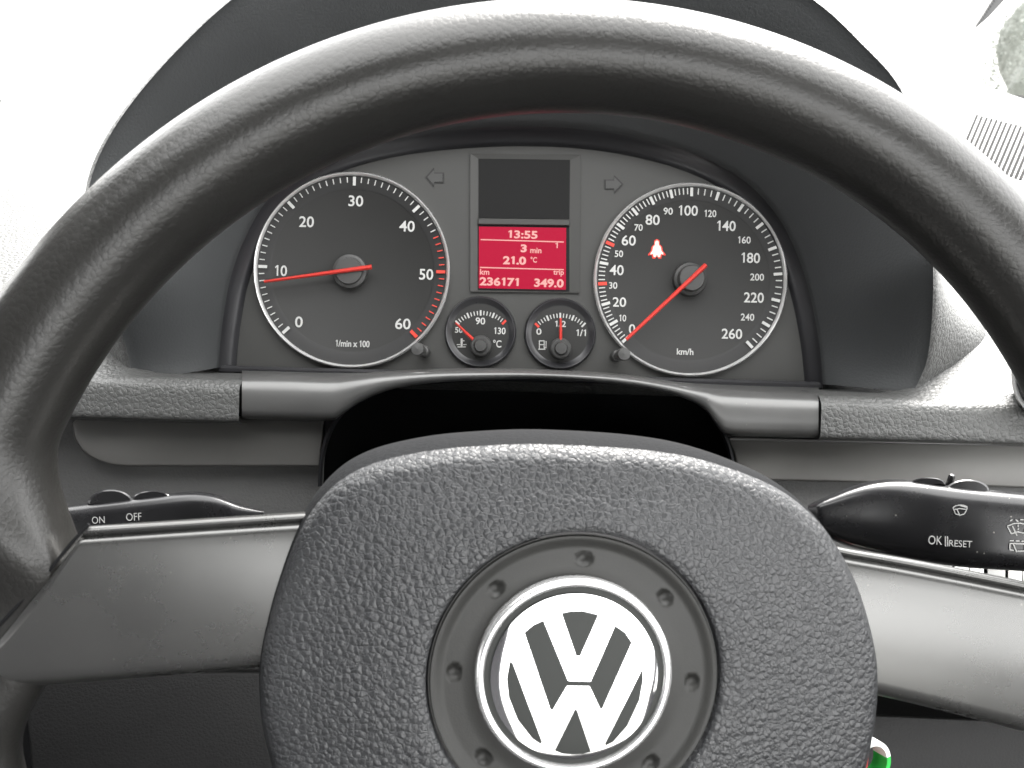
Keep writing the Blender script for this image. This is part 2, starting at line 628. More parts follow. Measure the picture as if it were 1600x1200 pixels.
# --- silver trim below the dials, arched over the column opening
tt = [(378, 585), (450, 586), (529, 588), (600, 583), (681, 579), (770, 578), (850, 580), (962, 586), (1040, 597), (1103, 607), (1190, 612), (1279, 615)]
tb = [(378, 654), (450, 656), (515, 657), (535, 647), (565, 627), (610, 609), (680, 598), (760, 594), (840, 592), (920, 596), (1000, 605), (1060, 619), (1100, 639), (1122, 668), (1140, 680), (1210, 683), (1279, 684)]
tts, tbs = spline(tt, 10), spline(tb, 10)
xs2 = [378 + (1279 - 378) * i / 219 for i in range(220)]
rows = []
prof = [(-.10, .452), (-.06, .424), (0.0, .4085), (.03, .4055), (.07, .4035), (.13, .4015), (.2, .4003), (.38, .3993), (.6, .399), (.8, .3995), (.92, .4005), (.98, .403), (1.0, .408), (1.0, .44)]
for v, d in prof:
    row = []
    for x in xs2:
        a, b = lin(tts, x), lin(tbs, x)
        hh = b - a
        if v < -.08:
            y = min(a - 3, 576 + (x - 343) * .0277)
        elif v < 0:
            y = a - 2
        else:
            y = a + hh * v
        # the arch over the opening is a narrow roll
        dd = d
        if hh < 40 and .1 < v < .95:
            dd = d + .002 * smooth01((40 - hh) / 22)
        row.append(pix(x, y, dd))
    rows.append(row)
V, F = grid(rows)
mk('cluster_trim', V, F, M['silver'], dash, angle=60)

# --- metal strips left and right of the column
def plate(name, outline, d, mat, parent, proud=.004, roll=.0015, bow=.0):
    s = outline
    n = len(s)
    mx, my = sum(p[0] for p in s) / n, sum(p[1] for p in s) / n
    rows = [[pix(x, y, d + proud) for x, y in s], [pix(x, y, d + roll * .8) for x, y in s]]
    def inset(k):
        out = []
        for i in range(n):
            a, b, c = Vector(s[i - 1]), Vector(s[i]), Vector(s[(i + 1) % n])
            e = (c - a)
            m = Vector((-e.y, e.x)).normalized() * ARE(s)
            out.append(b + m * k)
        return out
    rows.append([pix(p.x, p.y, d + roll * .2) for p in inset(1.6)])
    rows.append([pix(p.x, p.y, d) for p in inset(4)])
    V, F = grid(rows, cu=True)
    F.append(tuple(range(3 * n, 4 * n)))
    return mk(name, V, F, mat, parent, angle=50)


ls = [(509, 650)] + [(x, 650 + (x - 509) * -.004) for x in range(490, 130, -30)] + \
     [(122, 654), (112, 662), (116, 685), (127, 703), (142, 715), (158, 722), (175, 727), (196, 729)] + [(x, 729) for x in range(230, 480, 40)] + [(500, 728)]
plate('metal_strip', ls, .414, M['strip'], dash)
rs = [(1137, 683), (1200, 685), (1300, 687), (1400, 689), (1500, 691), (1600, 693), (1750, 697), (1900, 700), (1900, 772), (1750, 768), (1600, 763), (1500, 759), (1400, 756), (1300, 753), (1210, 751), (1168, 750), (1152, 735), (1146, 708)]
plate('metal_strip', rs, .414, M['strip'], dash)
# thin bright lip along the top edge of the right strip
V, F = tube([pix(x, 685.5 + (x - 1140) * .0205, .4125) for x in range(1140, 1901, 20)], .0008, 8)
mk('bright_lip', V, F, M['silver'], dash)

# --- lower panels
def panel(name, cols, mat, rows_):
    g = []
    for (py, d) in rows_:
        g.append([upix(x, py, d) for x in cols])
    V, F = grid(g)
    return mk(name, V, F, mat, dash, angle=60)


panel('lower_panel', [-420 + 930 * i / 40 for i in range(41)], M['lower'], [(672, .424), (700, .424), (745, .424), (780, .424), (850, .426), (960, .43), (1070, .435), (1085, .45), (1090, .5)])
panel('lower_panel', [1150 + 1000 * i / 40 for i in range(41)], M['lower'], [(672, .424), (700, .424), (745, .424), (780, .424), (850, .426), (960, .43), (1040, .435), (1060, .45), (1065, .5)])
KN = pbr('knee_plastic_shaded', (.012, .012, .012), .6, spec=.3, grain=(620, .16, .7))  # colour darkened to carry the shade of wheel and legs
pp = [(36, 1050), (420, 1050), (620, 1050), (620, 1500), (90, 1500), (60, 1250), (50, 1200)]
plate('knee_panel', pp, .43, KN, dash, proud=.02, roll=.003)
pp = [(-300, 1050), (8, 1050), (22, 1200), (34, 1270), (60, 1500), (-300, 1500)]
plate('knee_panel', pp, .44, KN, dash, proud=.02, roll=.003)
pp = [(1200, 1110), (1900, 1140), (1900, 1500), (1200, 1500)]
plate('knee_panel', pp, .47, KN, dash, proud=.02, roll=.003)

# --- black recess round the steering column
arch = spline([(500, 760), (503, 715), (514, 676), (535, 644), (566, 624), (612, 606), (690, 596), (840, 589), (920, 593), (1005, 602), (1062, 616), (1102, 636), (1126, 668), (1143, 715), (1150, 780)], 6)
rows = []
for k, d in ((-3, .4125), (-3, .4105), (0, .4100), (2, .412), (3, .43), (4, .50)):
    r = []
    for x, y in arch:
        v = (Vector((815, 720)) - Vector((x, y))).normalized() * k * 1.2
        r.append(pix(x + v.x, y + v.y, d))
    rows.append(r)
V, F = grid(rows)
n = len(arch)
F.append(tuple(range(len(V) - n, len(V))))
mk('column_recess', V, F, M['recess'], dash, angle=50)

# --- steering column shroud inside the recess
WC_D = .2524
shroud = root('steering_column', pix(840, 900, .36), 'black plastic steering column shroud in the dark opening behind the wheel', 'column')
rows = []
for d, hw, y0, y1 in ((.47, 300, 700, 1000), (.40, 290, 715, 1010), (.35, 240, 745, 1040), (.30, 180, 840, 1150)):
    r = []
    for k in range(40):
        a = 2 * math.pi * k / 40
        c, s = math.cos(a), math.sin(a)
        e = .6
        x = 830 + hw * math.copysign(abs(c) ** e, c)
        y = (y0 + y1) / 2 + (y1 - y0) / 2 * math.copysign(abs(s) ** e, s)
        r.append(pix(x, y, d))
    rows.append(r)
V, F = grid(rows, cu=True)
F.append(tuple(range(40)))
F.append(tuple(reversed(range(len(V) - 40, len(V)))))
mk('shroud', V, F, M['recess'], shroud, angle=50)

# --- speaker grille slats on the top pad
def on_pad(px, py, dz=0.0):
    """where a pixel's ray meets the top pad"""
    hit = PADTREE.ray_cast(Vector((0, 0, 0)), pix(px, py, 1.0).normalized())[0]
    return hit + Vector((0, 0, dz)) if hit else None


for k in range(17):
    x0 = 1527 + 7.6 * k
    y0 = 180 + .26 * (x0 - 1527)
    L_ = 70 + .06 * (x0 - 1527)
    pts = [on_pad(x0 - L_ * .42 * q / 8, y0 + L_ * q / 8, .0006) for q in range(9)]
    if None in pts:
        continue
    t = (pts[-1] - pts[0]).normalized()
    s = t.cross(Vector((0, 0, 1))).normalized() * .0011
    u = Vector((0, 0, .003))
    V, F = grid([[p - s - u for p in pts], [p - s for p in pts], [p + s for p in pts], [p + s - u for p in pts]])
    mk('grille_slot', V, F, M['slot'], dash, smooth=False)

# --- central air vent at the right edge
vent = root('air_vent', pix(1680, 620, .40), 'silver framed air vent in the dashboard beside the instruments', 'vent')
ov = [(1583, 560), (1580, 585), (1583, 610), (1594, 634), (1612, 650), (1640, 658), (1760, 664), (1760, 470), (1640, 470), (1605, 490), (1590, 520)]
ovs = spline(ov, 5, True)
rows = []
for k, d in ((0, .41), (0, .391), (2, .3885), (5, .3885), (7, .391), (8, .41)):
    rows.append([pix(x + (1690 - x) / 110 * k, y + (570 - y) / 90 * k, d) for x, y in ovs])
V, F = grid(rows, cu=True)
mk('frame', V, F, M['silver'], vent, angle=50)
V = [pix(x + (1690 - x) / 110 * 7, y + (570 - y) / 90 * 7, .40) for x, y in ovs]
mk('grille_back', V, [tuple(range(len(V)))], M['recess'], vent, smooth=False)
for k in range(5):
    y = 505 + 30 * k
    V = [pix(1596, y, .394), pix(1752, y + 3, .394), pix(1752, y + 12, .399), pix(1596, y + 9, .399)]
    V += [v + Vector((0, 0, -.0015)) for v in V]
    mk('slat', V, box((0, 0, 0), (1, 1, 1))[1], M['hood'], vent, smooth=False)

# --- centre console switch row
con = root('switch_row', pix(1560, 890, .40), 'row of pale grey push buttons below the wiper stalk', 'switch row')
pc = [(1440, 868), (1900, 880), (1900, 945), (1440, 930)]
plate('panel', pc, .402, M['black'], con, proud=.01, roll=.001)
bx_ = [(1444, 1488), (1491, 1514), (1515, 1537), (1543, 1571), (1575, 1597), (1598, 1625), (1631, 1662)]
for k, (a, b) in enumerate(bx_):
    q = [(a, 874 + (a - 1444) * .02), (b, 874 + (b - 1444) * .02), (b, 932), (a, 932)]
    plate('button', q, .396, M['button' if k % 3 == 0 else 'pale'], con, proud=.005, roll=.0008)
FB = Frame(CM @ Matrix.Translation((0, 0, -.3955)))
text('symbol', FB, 'U', 1583, 903, 10, M['print'], con, .0001, weight=.02)

# ------------------------------------------------------------------ instrument cluster
DC = .45
FC = Frame(RX @ Matrix.Translation((0, 0, -DC)))
PXC = DC / FPX
ic = root('instrument_cluster', FC.pw(815, 585), 'dark grey instrument cluster with white-ringed dials and red display', 'instrument cluster')


def arcpts(c, r, a0, a1, n):
    return [(c[0] + r * math.cos(a0 + (a1 - a0) * k / n), c[1] + r * math.sin(a0 + (a1 - a0) * k / n)) for k in range(n + 1)]


# face plate with a rounded outline
cf = resample(clu, 120)
face = [FC.at(x, y)[:2] for x, y in cf]
V = [FC.w(x, y, 0) for x, y in face]
# holes for the two small gauges and the display are modelled as raised rings / sunk boxes in front of the plate
mk('face_plate', V, [tuple(reversed(range(len(V))))], M['face'], ic, smooth=False)
# dark glossy bezel wall between face plate and hood
rows = []
ccx, ccy = FC.at(815, 430)[:2]
for k, z in ((-2.0, .012), (.0, .0127), (2.0, .0125), (5, .0115), (9, .009), (12, .006), (20, .0035), (26, .0008), (27, -.001)):
    r = []
    for i in range(120):
        a, b = Vector(face[max(i - 1, 0)]), Vector(face[min(i + 1, 119)])
        e = (b - a)
        m = Vector((e.y, -e.x)).normalized()
        p = Vector(face[i]) + m * k * PXC
        r.append(FC.w(p.x, p.y, z))
    rows.append(r)
V, F = grid(rows)
mk('bezel', V, F, M['bezel'], ic, angle=50)
# bottom edge of the bezel
V, F = tube([FC.pw(x, 577 + (x - 343) * .0277, .006) for x in range(343, 1285, 10)], .0022, 8)
mk('bezel_edge', V, F, M['bezel'], ic)


def radial(fr, c, ang, r0, r1, wd, z):
    """a printed radial stroke"""
    ca, sa = math.cos(ang), math.sin(ang)
    P = []
    for r, s in ((r0, -1), (r1, -1), (r1, 1), (r0, 1)):
        P.append(fr.w(c.x + r * ca - s * wd / 2 * sa, c.y + r * sa + s * wd / 2 * ca, z))
    return P


def needle(fr, tail, tip, z, w0, w1, mat, parent, name='needle'):
    a, b = fr.at(*tail, z), fr.at(*tip, z)
    t = (b - a); t.normalize()
    s = Vector((-t.y, t.x, 0))
    V = []
    for p, wd in ((a, w0), (b, w1)):
        V += [fr.M @ (p - s * wd), fr.M @ (p + s * wd), fr.M @ (p + s * wd * .35 + Vector((0, 0, .0012))), fr.M @ (p - s * wd * .35 + Vector((0, 0, .0012)))]
    F = [(0, 1, 5, 4), (1, 2, 6, 5), (2, 3, 7, 6), (3, 0, 4, 7), (3, 2, 1, 0), (4, 5, 6, 7)]
    return mk(name, V, F, mat, parent, smooth=False)


def dial(name, label, cpx, rpx, ringw, ringz):
    c = FC.at(*cpx)
    r = rpx * PXC
    # sunk looking dish: outer sloping band that carries the marks, flat middle
    V, F = lathe(FC, c.x, c.y, [(r, .0006), (r * .985, .0022), (r * .86, .0012), (r * .835, .0007)], 128)
    n = 128
    V2, F2 = lathe(FC, c.x, c.y, [(r * .835, .0007), (r * .83, .0005), (.0001, .0005)], 96)
    d = mk(name, V, F, M['band'], ic, angle=60)
    d['label'] = label
    mk('dial_face', V2, F2, M['dial'], d)
    V, F = lathe(FC, c.x, c.y, [(r + ringw * .1 * PXC, .0006), (r + ringw * .1 * PXC, ringz), (r - ringw * .35 * PXC, ringz + .0008), (r - ringw * .9 * PXC, ringz), (r - ringw * PXC, .002)], 160)
    mk('bezel_ring', V, F, M['ring'], d, angle=50)
    return d, c


def zband(rr, r):
    return .0012 + (rr / r - .86) / (.985 - .86) * .001


# tachometer
tach, ct = dial('tachometer', 'rev counter with white numerals 0 to 60 and red zone', (551, 423), 152, 5, .0034)
rt = 152 * PXC
a0, a1 = R(223 + 1.0), R(-46 + 1.8)
minor = ([], [])
minor_r = ([], [])
for k in range(61):
    a = a0 + (a1 - a0) * k / 60
    redz = k >= 45
    if k % 10 == 0:
        P = radial(FC, ct, a, rt * .955, rt * (.865), (4.6 if not k == 60 else 5.5) * PXC, .0026)
        mk('tick', P, [(0, 1, 2, 3)], M['red' if redz else 'print'], tach, smooth=False)
    else:
        P = radial(FC, ct, a, rt * .95, rt * .895, 1.5 * PXC, .0026)
        if redz:
            minor_r = add(minor_r, (P, [(0, 1, 2, 3)]))
        else:
            minor = add(minor, (P, [(0, 1, 2, 3)]))
for mm_, mt in ((minor, 'print'), (minor_r, 'red')):
    o = mk('minor_ticks', mm_[0], mm_[1], M[mt], tach, smooth=False)
    o['kind'] = 'stuff'
for s, x, y, wd in (('0', 467, 503, 12), ('10', 439, 423, 19), ('20', 479, 346.5, 23), ('30', 556, 314, 23), ('40', 636, 353.5, 24), ('50', 666, 428.7, 22), ('60', 629.5, 506, 24)):
    text('numeral', FC, s, x, y, 17, M['print'], tach, .0008, wd)
text('unit_lettering', FC, '1/min x 100', 551, 537, 10.5, M['print'], tach, .0008, 53, weight=.018)
c = FC.at(546.5, 424, .003)
V, F = lathe(FC, c.x, c.y, [(27 * PXC, .0006), (26 * PXC, .004), (22 * PXC, .0046), (21 * PXC, .0046), (20 * PXC, .006), (.0001, .0062)], 40)
mk('needle_cap', V, F, M['cap'], tach, angle=35)
needle(FC, (581, 417), (413, 440), .0068, .0012, .0007, M['needle'], tach)

# speedometer
spd, cs = dial('speedometer', 'speedometer with white numerals 0 to 260', (1077, 438), 150, 5, .0034)
rs_ = 150 * PXC


def sang(v):
    return R(224.2 - 1.335 * v if v <= 100 else 224.2 - 133.5 - (v - 100) * .854)


minor = ([], [])
for v in range(0, 261):
    if v <= 100 and v % 2 or v > 100 and v % 5:
        continue
    if v < 100 and v % 10 == 0 or v >= 100 and v % 20 == 0:
        P = radial(FC, cs, sang(v), rs_ * .955, rs_ * .865, (4.4 if v not in (30, 50) else 5.2) * PXC, .0026)
        mk('tick', P, [(0, 1, 2, 3)], M['red' if v in (30, 50) else 'print'], spd, smooth=False)
    else:
        P = radial(FC, cs, sang(v), rs_ * .95, rs_ * .885, 1.7 * PXC, .0026)
        minor = add(minor, (P, [(0, 1, 2, 3)]))
o = mk('minor_ticks', minor[0], minor[1], M['print'], spd, smooth=False)
o['kind'] = 'stuff'
for s, x, y, h, wd in (('0', 987.6, 514, 15, 10), ('20', 967.8, 472, 15, 21), ('40', 963.5, 422, 16, 22), ('60', 982.4, 375.6, 16, 22), ('80', 1019.8, 343.5, 16, 22), ('100', 1075.4, 329, 16, 30),
                       ('140', 1135, 353, 16, 29), ('180', 1173, 403, 16, 29), ('220', 1178, 465, 16, 31), ('260', 1143.7, 521.6, 16, 32),
                       ('10', 973, 497, 10.5, 11), ('30', 958, 446, 10.5, 13), ('50', 967, 396.5, 10.5, 13), ('70', 997.7, 355.5, 10.5, 13), ('90', 1044, 330, 11, 14.5),
                       ('120', 1110, 333.7, 11, 18.5), ('160', 1163, 375, 11, 20), ('200', 1183, 433, 11, 21.5), ('240', 1168, 495.6, 11, 21)):
    text('numeral', FC, s, x, y, h, M['print'], spd, .0008, wd)
text('unit_lettering', FC, 'km/h', 1070.5, 549.5, 10, M['print'], spd, .0008, 26, weight=.02)
c = FC.at(1080, 435, .006)
V, F = lathe(FC, c.x, c.y, [(27 * PXC, .0006), (25 * PXC, .0042), (21 * PXC, .005), (20 * PXC, .0078), (18.5 * PXC, .0085), (.0001, .0087)], 40)
mk('needle_cap', V, F, M['cap'], spd, angle=35)
needle(FC, (1103, 414), (978.5, 530.5), .009, .0012, .0009, M['needle'], spd)
# lit seat-belt warning: a seated figure with a strap
c = FC.at(1026, 389)


def local(px, py):
    p = FC.at(px, py)
    return p.x, p.y


fig = [(1026, 376), (1029, 378), (1029, 383), (1032, 386), (1033, 392), (1036, 396), (1036, 398), (1032, 397), (1031, 402), (1028, 402), (1026, 398), (1024, 402), (1021, 402), (1020, 397), (1016, 398), (1016, 396), (1019, 392), (1020, 386), (1023, 383), (1023, 378)]
V, F = prism(FC, [local(*p) for p in reversed(fig)], .0006, .0009)
wl = mk('warning_lamp', V, F, M['warn'], spd, smooth=False)
fig2 = [((x - 1026) * 1.35 + 1026, (y - 389) * 1.18 + 389) for x, y in fig]  # larger red figure painted as the lamp's glow halo
V, F = prism(FC, [local(*p) for p in reversed(fig2)], .0005, .0007)
mk('warning_halo', V, F, M['warnred'], spd, smooth=False)


# small gauges
def small(name, label, cpx, piv, red_first, nums, icon):
    c = FC.at(*cpx)
    r = 55 * PXC
    V, F = lathe(FC, c.x, c.y, [(r * 1.02, .0003), (r * 1.0, .0022), (r * .965, .0026), (r * .93, .0022), (r * .86, .0010), (r * .80, .0006)], 96)
    d = mk(name, V, F, M['bezel'], ic, angle=50)
    d['label'] = label
    V, F = lathe(FC, c.x, c.y, [(r * .81, .0007), (.0001, .0007)], 64)
    mk('dial_face', V, F, M['dial'], d)
    p = FC.at(*piv)
    mn = ([], [])
    for k in range(17):
        a = R(136.5 - 89 * k / 16)
        redt = k == (0 if red_first else 16)
        if k % 4 == 0:
            P = radial(FC, p, a, 56 * PXC, 47.5 * PXC, (3.4 if redt else 2.6) * PXC, .001)
            mk('tick', P, [(0, 1, 2, 3)], M['red' if redt else 'print'], d, smooth=False)
        else:
            P = radial(FC, p, a, 55 * PXC, 48.5 * PXC, 1.5 * PXC, .001)
            mn = add(mn, (P, [(0, 1, 2, 3)]))
    o = mk('minor_ticks', mn[0], mn[1], M['print'], d, smooth=False)
    o['kind'] = 'stuff'
    for s, x, y, h, wd in nums:
        text('numeral', FC, s, x, y, h, M['print'], d, .001, wd, weight=.014)
    V, F = lathe(FC, p.x, p.y, [(17 * PXC, .0008), (16 * PXC, .005), (14 * PXC, .0056), (10.5 * PXC, .0056), (10 * PXC, .0072), (8.5 * PXC, .008), (.0001, .0081)], 32)
    mk('needle_cap', V, F, M['cap'], d, angle=35)
    ics = ([], [])
    for poly in icon:
        ics = add(ics, prism(FC, [local(*q) for q in poly], .0009, .0011))
    mk('symbol', ics[0], ics[1], M['print'], d, smooth=False)
    return d


def bar(x0, y0, x1, y1):
    return [(x0, y1), (x1, y1), (x1, y0), (x0, y0)]


tg = small('temperature_gauge', 'coolant temperature gauge with needle at 50', (750.6, 519), (751.5, 541), False,
           (('50', 717, 515.6, 9, 12), ('90', 750.6, 501.6, 11, 15), ('130', 781, 517, 10.5, 18), ('°C', 777, 537, 12, 13)),
           [bar(720, 529, 723, 541), bar(723, 532, 726, 533.2), bar(714, 538, 719, 539.2), bar(724, 538, 729, 539.2), bar(715, 541.5, 728, 542.8)])
needle(FC, (739, 530.5), (712, 504.5), .0045, .0009, .0005, M['needle'], tg)
fg = small('fuel_gauge', 'fuel gauge with needle at half', (875, 522), (875.6, 545), True,
           (('0', 842, 518, 10, 8), ('1/2', 875.8, 506, 9.5, 17), ('1/1', 908, 520, 10.5, 15)),
           [bar(842, 532, 843.3, 546), bar(849.5, 532, 850.8, 546), bar(842, 532, 850.8, 533.3), bar(841, 545, 852, 546.5), bar(842, 538, 850.8, 539.2), bar(852.5, 533, 853.6, 543), bar(850.5, 543, 853.6, 544)])
needle(FC, (876, 531), (876, 497), .0045, .0009, .0006, M['needle'], fg)


# display
dsp_o = [local(735, 241), local(735, 456), local(905, 458), local(907, 243)]
dsp_i = [local(747, 248), local(747, 453.5), local(890, 456), local(892, 250)]
rows = []
for pts, z in ((dsp_o, .0004), (dsp_o, .0014), (dsp_i, .0005)):
    rows.append([FC.w(x, y, z) for x, y in pts])
V, F = grid(rows, cu=True)
F.append((8, 9, 10, 11))
dsp = mk('display', V, F, M['face'], ic, smooth=False)
dsp['label'] = 'red lit trip computer display under a blank dark window'
q = [local(748, 248.5), local(748, 341), local(889.5, 343), local(890.5, 250.5)]
V, F = prism(FC, q, .0003, .0009)
mk('blank_window', V, F, M['blank'], dsp, smooth=False)
q = [local(747.5, 342), local(747.5, 351.5), local(889.5, 353.5), local(889.5, 344)]
V, F = prism(FC, q, .0005, .0022, .0004)
mk('divider', V, F, M['face'], dsp, smooth=False)
q = [local(746.5, 350), local(746.5, 453.5), local(889.5, 456), local(889.5, 352)]
V, F = prism(FC, q, .0003, .0007)
mk('screen_border', V, F, M['recess'], dsp, smooth=False)
q = [local(748.5, 354.5), local(748, 450.5), local(884, 453), local(884.5, 356.5)]
V, F = prism(FC, q, .0005, .0010)
scr = mk('screen', V, F, M['screen'], dsp, smooth=False)
for s, x, y, h, wd, wt in (('13:55', 817, 366.5, 12.5, 46, .03), ('3', 818.3, 388, 12.5, 9.5, .04), ('min', 837.3, 391.3, 8.5, 17.5, .02), ('1', 869.5, 383.5, 8.5, 4.2, .01),
                           ('21.0', 804, 407, 13, 36, .04), ('°C', 834, 405.8, 9, 10, .02), ('km', 757.3, 424.8, 9, 14.5, .02), ('trip', 872.8, 426.8, 10.5, 16.5, .02),
                           ('236171', 780, 440.2, 13.5, 61, .035), ('349.0', 857.7, 442.4, 13.5, 46, .035)):
    text('screen_text', FC, s, x, y, h, M['lcd'], dsp, .0012, wd, weight=wt)
for (xa, ya, xb, yb) in ((751, 373.5, 881, 377.3), (750, 417, 881, 420.6)):
    V = [FC.pw(xa, ya, .0012), FC.pw(xb, yb, .0012), FC.pw(xb, yb + 1.7, .0012), FC.pw(xa, ya + 1.7, .0012)]
    mk('screen_line', V, [(3, 2, 1, 0)], M['lcd'], dsp, smooth=False)

# unlit turn arrows
ARF = pbr('arrow_fill', (.031, .031, .030), .5)
for pts in ([(665, 277), (678, 262), (678, 270), (694, 270), (694, 286), (678, 286), (678, 293)], [(974, 288), (960, 274), (960, 281), (944, 281), (944, 296), (960, 296), (960, 303)]):
    if ARE([local(*p) for p in pts]) < 0:
        pts = pts[::-1]
    V, F = prism(FC, [local(*p) for p in pts], .0001, .0005)
    o = mk('turn_arrow', V, F, M['dial'], ic, smooth=False)
    ctr = (sum(p[0] for p in pts) / 7, sum(p[1] for p in pts) / 7)
    V, F = prism(FC, [local(ctr[0] + (x - ctr[0]) * .8, ctr[1] + (y - ctr[1]) * .8) for x, y in pts], .0003, .0007)
    mk('arrow_fill', V, F, ARF, o, smooth=False)

# reset knobs
for hx, hy in ((652, 545), (975.5, 553)):
    p = FC.at(hx, hy, .036)
    V, F = lathe(FC, p.x, p.y, [(9.0 * PXC, .0005), (8.5 * PXC, .012), (6.5 * PXC, .0125), (6.5 * PXC, .026), (9.2 * PXC, .0265), (9.4 * PXC, .034), (8.6 * PXC, .0362), (.0001, .0366)], 28)
    mk('reset_knob', V, F, M['knob'], ic, angle=40)

# ------------------------------------------------------------------ steering wheel
AX, AY = R(3.09), R(4.59)
WC = Vector(((898.4 - 800) / FPX * WC_D, -(1037 - 600) / FPX * WC_D, -WC_D))
FW = Frame(CM @ Matrix.Translation(WC) @ Matrix.Rotation(AY, 4, 'Y') @ Matrix.Rotation(AX, 4, 'X'))
wheel = root('steering_wheel', FW.w(0, 0, -.03), 'black leather steering wheel with grey metal spokes and round chrome emblem', 'steering wheel')
MMM = .001
RR = .174
NT, NP = 360, 40
rows = []
for k in range(NT):
    t = 2 * math.pi * k / NT
    tl = abs((t - R(172) + math.pi) % (2 * math.pi) - math.pi)      # flares into the upper end of each spoke
    trr = abs((t - R(2) + math.pi) % (2 * math.pi) - math.pi)
    ext = smooth01((1 - min(tl, trr) / R(17)) * 1.2)
    al = abs((t - R(183) + math.pi) % (2 * math.pi) - math.pi)
    ar = abs((t + R(9) + math.pi) % (2 * math.pi) - math.pi)
    thin = smooth01((R(19) - min(al, ar)) / R(9))
    row = []
    for j in range(NP):
        a = 2 * math.pi * j / NP
        ca, sa = math.cos(a), math.sin(a)
        rr = .0150 * ca + (.0 if ca > 0 else ext * .016 * ca)
        sq = 1 - .55 * ext * (ca < 0)
        zz = .0165 * math.copysign(abs(sa) ** sq, sa)
        if sa > 0:
            zz *= 1 - .40 * thin
        row.append(FW.w((RR + rr) * math.cos(t), (RR + rr) * math.sin(t), zz))
    rows.append(row)
V, F = grid(rows, cu=True, cv=True)
mk('rim', V, F, M['rim'], wheel, angle=80)

# spokes
prof = [(.012, -18), (0, -10), (0, -5), (.006, -2), (.018, -.5), (.034, 0), (.05, -.35), (.060, -1.7), (.068, -1.9), (.076, -1.2), (.095, -.3), (.13, 0), (.2, .3), (.3, .7), (.42, 1), (.55, 1), (.68, .8), (.8, .3),
        (.9, -.1), (.95, -.5), (.975, -1.2), (.99, -2.6), (.999, -5), (1.0, -9), (.99, -18)]


def spoke(top, bot, end, hub):
    tops, bots = spline(top, 8), spline(bot, 8)
    NU = 48
    rows = []
    for v, dh in prof:
        row = []
        e, h_ = lin(end, v), lin(hub, v)
        for i in range(NU + 1):
            u = i / NU
            x = e + (h_ - e) * u
            yt, yb = lin(tops, x), lin(bots, x)
            y = yt + (yb - yt) * v
            hh = (9.5 - 6.5 * u) + dh
            row.append(FW.pw(x, y, hh * MMM))
        rows.append(row)
    V, F = grid(rows)
    # close the rim end
    n = NU + 1
    F.append(tuple(j * n for j in range(len(prof))))
    return mk('spoke', V, F, M['spoke'], wheel, angle=100)


spoke([(-140, 842), (0, 832), (138, 822), (300, 811), (470, 800), (560, 795)], [(-140, 1086), (0, 1075), (150, 1064), (405, 1044), (560, 1032)],
      [(0, 138), (.15, 112), (.4, 68), (.65, 15), (.85, -35), (1, -75)], [(0, 540), (1, 540)])
spoke([(1260, 841), (1320, 855), (1400, 869), (1500, 888), (1600, 908), (1700, 928), (1950, 975)], [(1260, 1063), (1365, 1085), (1450, 1105), (1600, 1143), (1700, 1170), (1950, 1235)],
      [(0, 1665), (.4, 1710), (.65, 1740), (1, 1785)], [(0, 1262), (1, 1262)])
# thin seam where leather meets spoke
for P in ([(140, 820), (112, 850), (68, 905), (15, 962), (-30, 1010)],):
    V, F = tube([FW.pw(x - 1, y - 1, .0090) for x, y in P], .0005, 8)
    mk('seam', V, F, M['recess'], wheel)

# airbag pad
po = [(860, 678), (1000, 687), (1100, 706), (1200, 745), (1262, 792), (1302, 845), (1332, 905), (1355, 985), (1362, 1050), (1354, 1130), (1332, 1215), (1280, 1310), (1180, 1390), (1040, 1430), (880, 1440),
      (720, 1430), (590, 1390), (490, 1310), (436, 1215), (412, 1140), (404, 1080), (405, 1020), (416, 960), (432, 900), (465, 815), (510, 752), (570, 713), (660, 690), (760, 680)]
pos = spline(po, 14, True)
pc = FW.at(897, 1057, .012)
loc = [FW.at(x, y, 0)[:2] for x, y in pos]
NA = 320


def ray_r(th):
    best = 0
    dx, dy = math.cos(th), math.sin(th)
    for (x0, y0), (x1, y1) in zip(loc, loc[1:] + loc[:1]):
        ax, ay, bx, by = x0 - pc.x, y0 - pc.y, x1 - pc.x, y1 - pc.y
        ex, ey = bx - ax, by - ay
        det = ex * dy - ey * dx
        if abs(det) < 1e-12:
            continue
        s = (dx * -ay + dy * ax) / -det if False else (ax * dy - ay * dx) / -det
        r = (ax * ey - ay * ex) / (dx * ey - dy * ex)
        if -1e-6 <= s <= 1 + 1e-6 and r > best:
            best = r
    return best


SU = FW.at(897, 1057, .0145)
KP = (FW.at(898, 1057, .0145) - SU).length         # metres per pixel on the pad's front
RS = 231 * KP
ro = [ray_r(2 * math.pi * k / NA) for k in range(NA)]
pprof = [(2, -24), (0, -12), (0, -5), (.3, -1), (.8, 2.4), (1.4, 5.2), (2.1, 7.6), (3.0, 9.4), (4.3, 10.9), (6.0, 11.9), (8.6, 12.5), (14, 12.9)]
rows = []
for ins, h in pprof:
    rows.append([FW.w(pc.x + (ro[k] - ins * MMM) * math.cos(2 * math.pi * k / NA), pc.y + (ro[k] - ins * MMM) * math.sin(2 * math.pi * k / NA), h * MMM) for k in range(NA)])
for q in range(1, 11):
    s = q / 10
    h = 12.9 + 1.9 * math.sin(s * math.pi / 2)
    row = []
    for k in range(NA):
        a = 2 * math.pi * k / NA
        r0 = ro[k] - .014
        r = r0 + (RS + .0012 - r0) * s
        row.append(FW.w(pc.x + r * math.cos(a), pc.y + r * math.sin(a), h * MMM))
    rows.append(row)
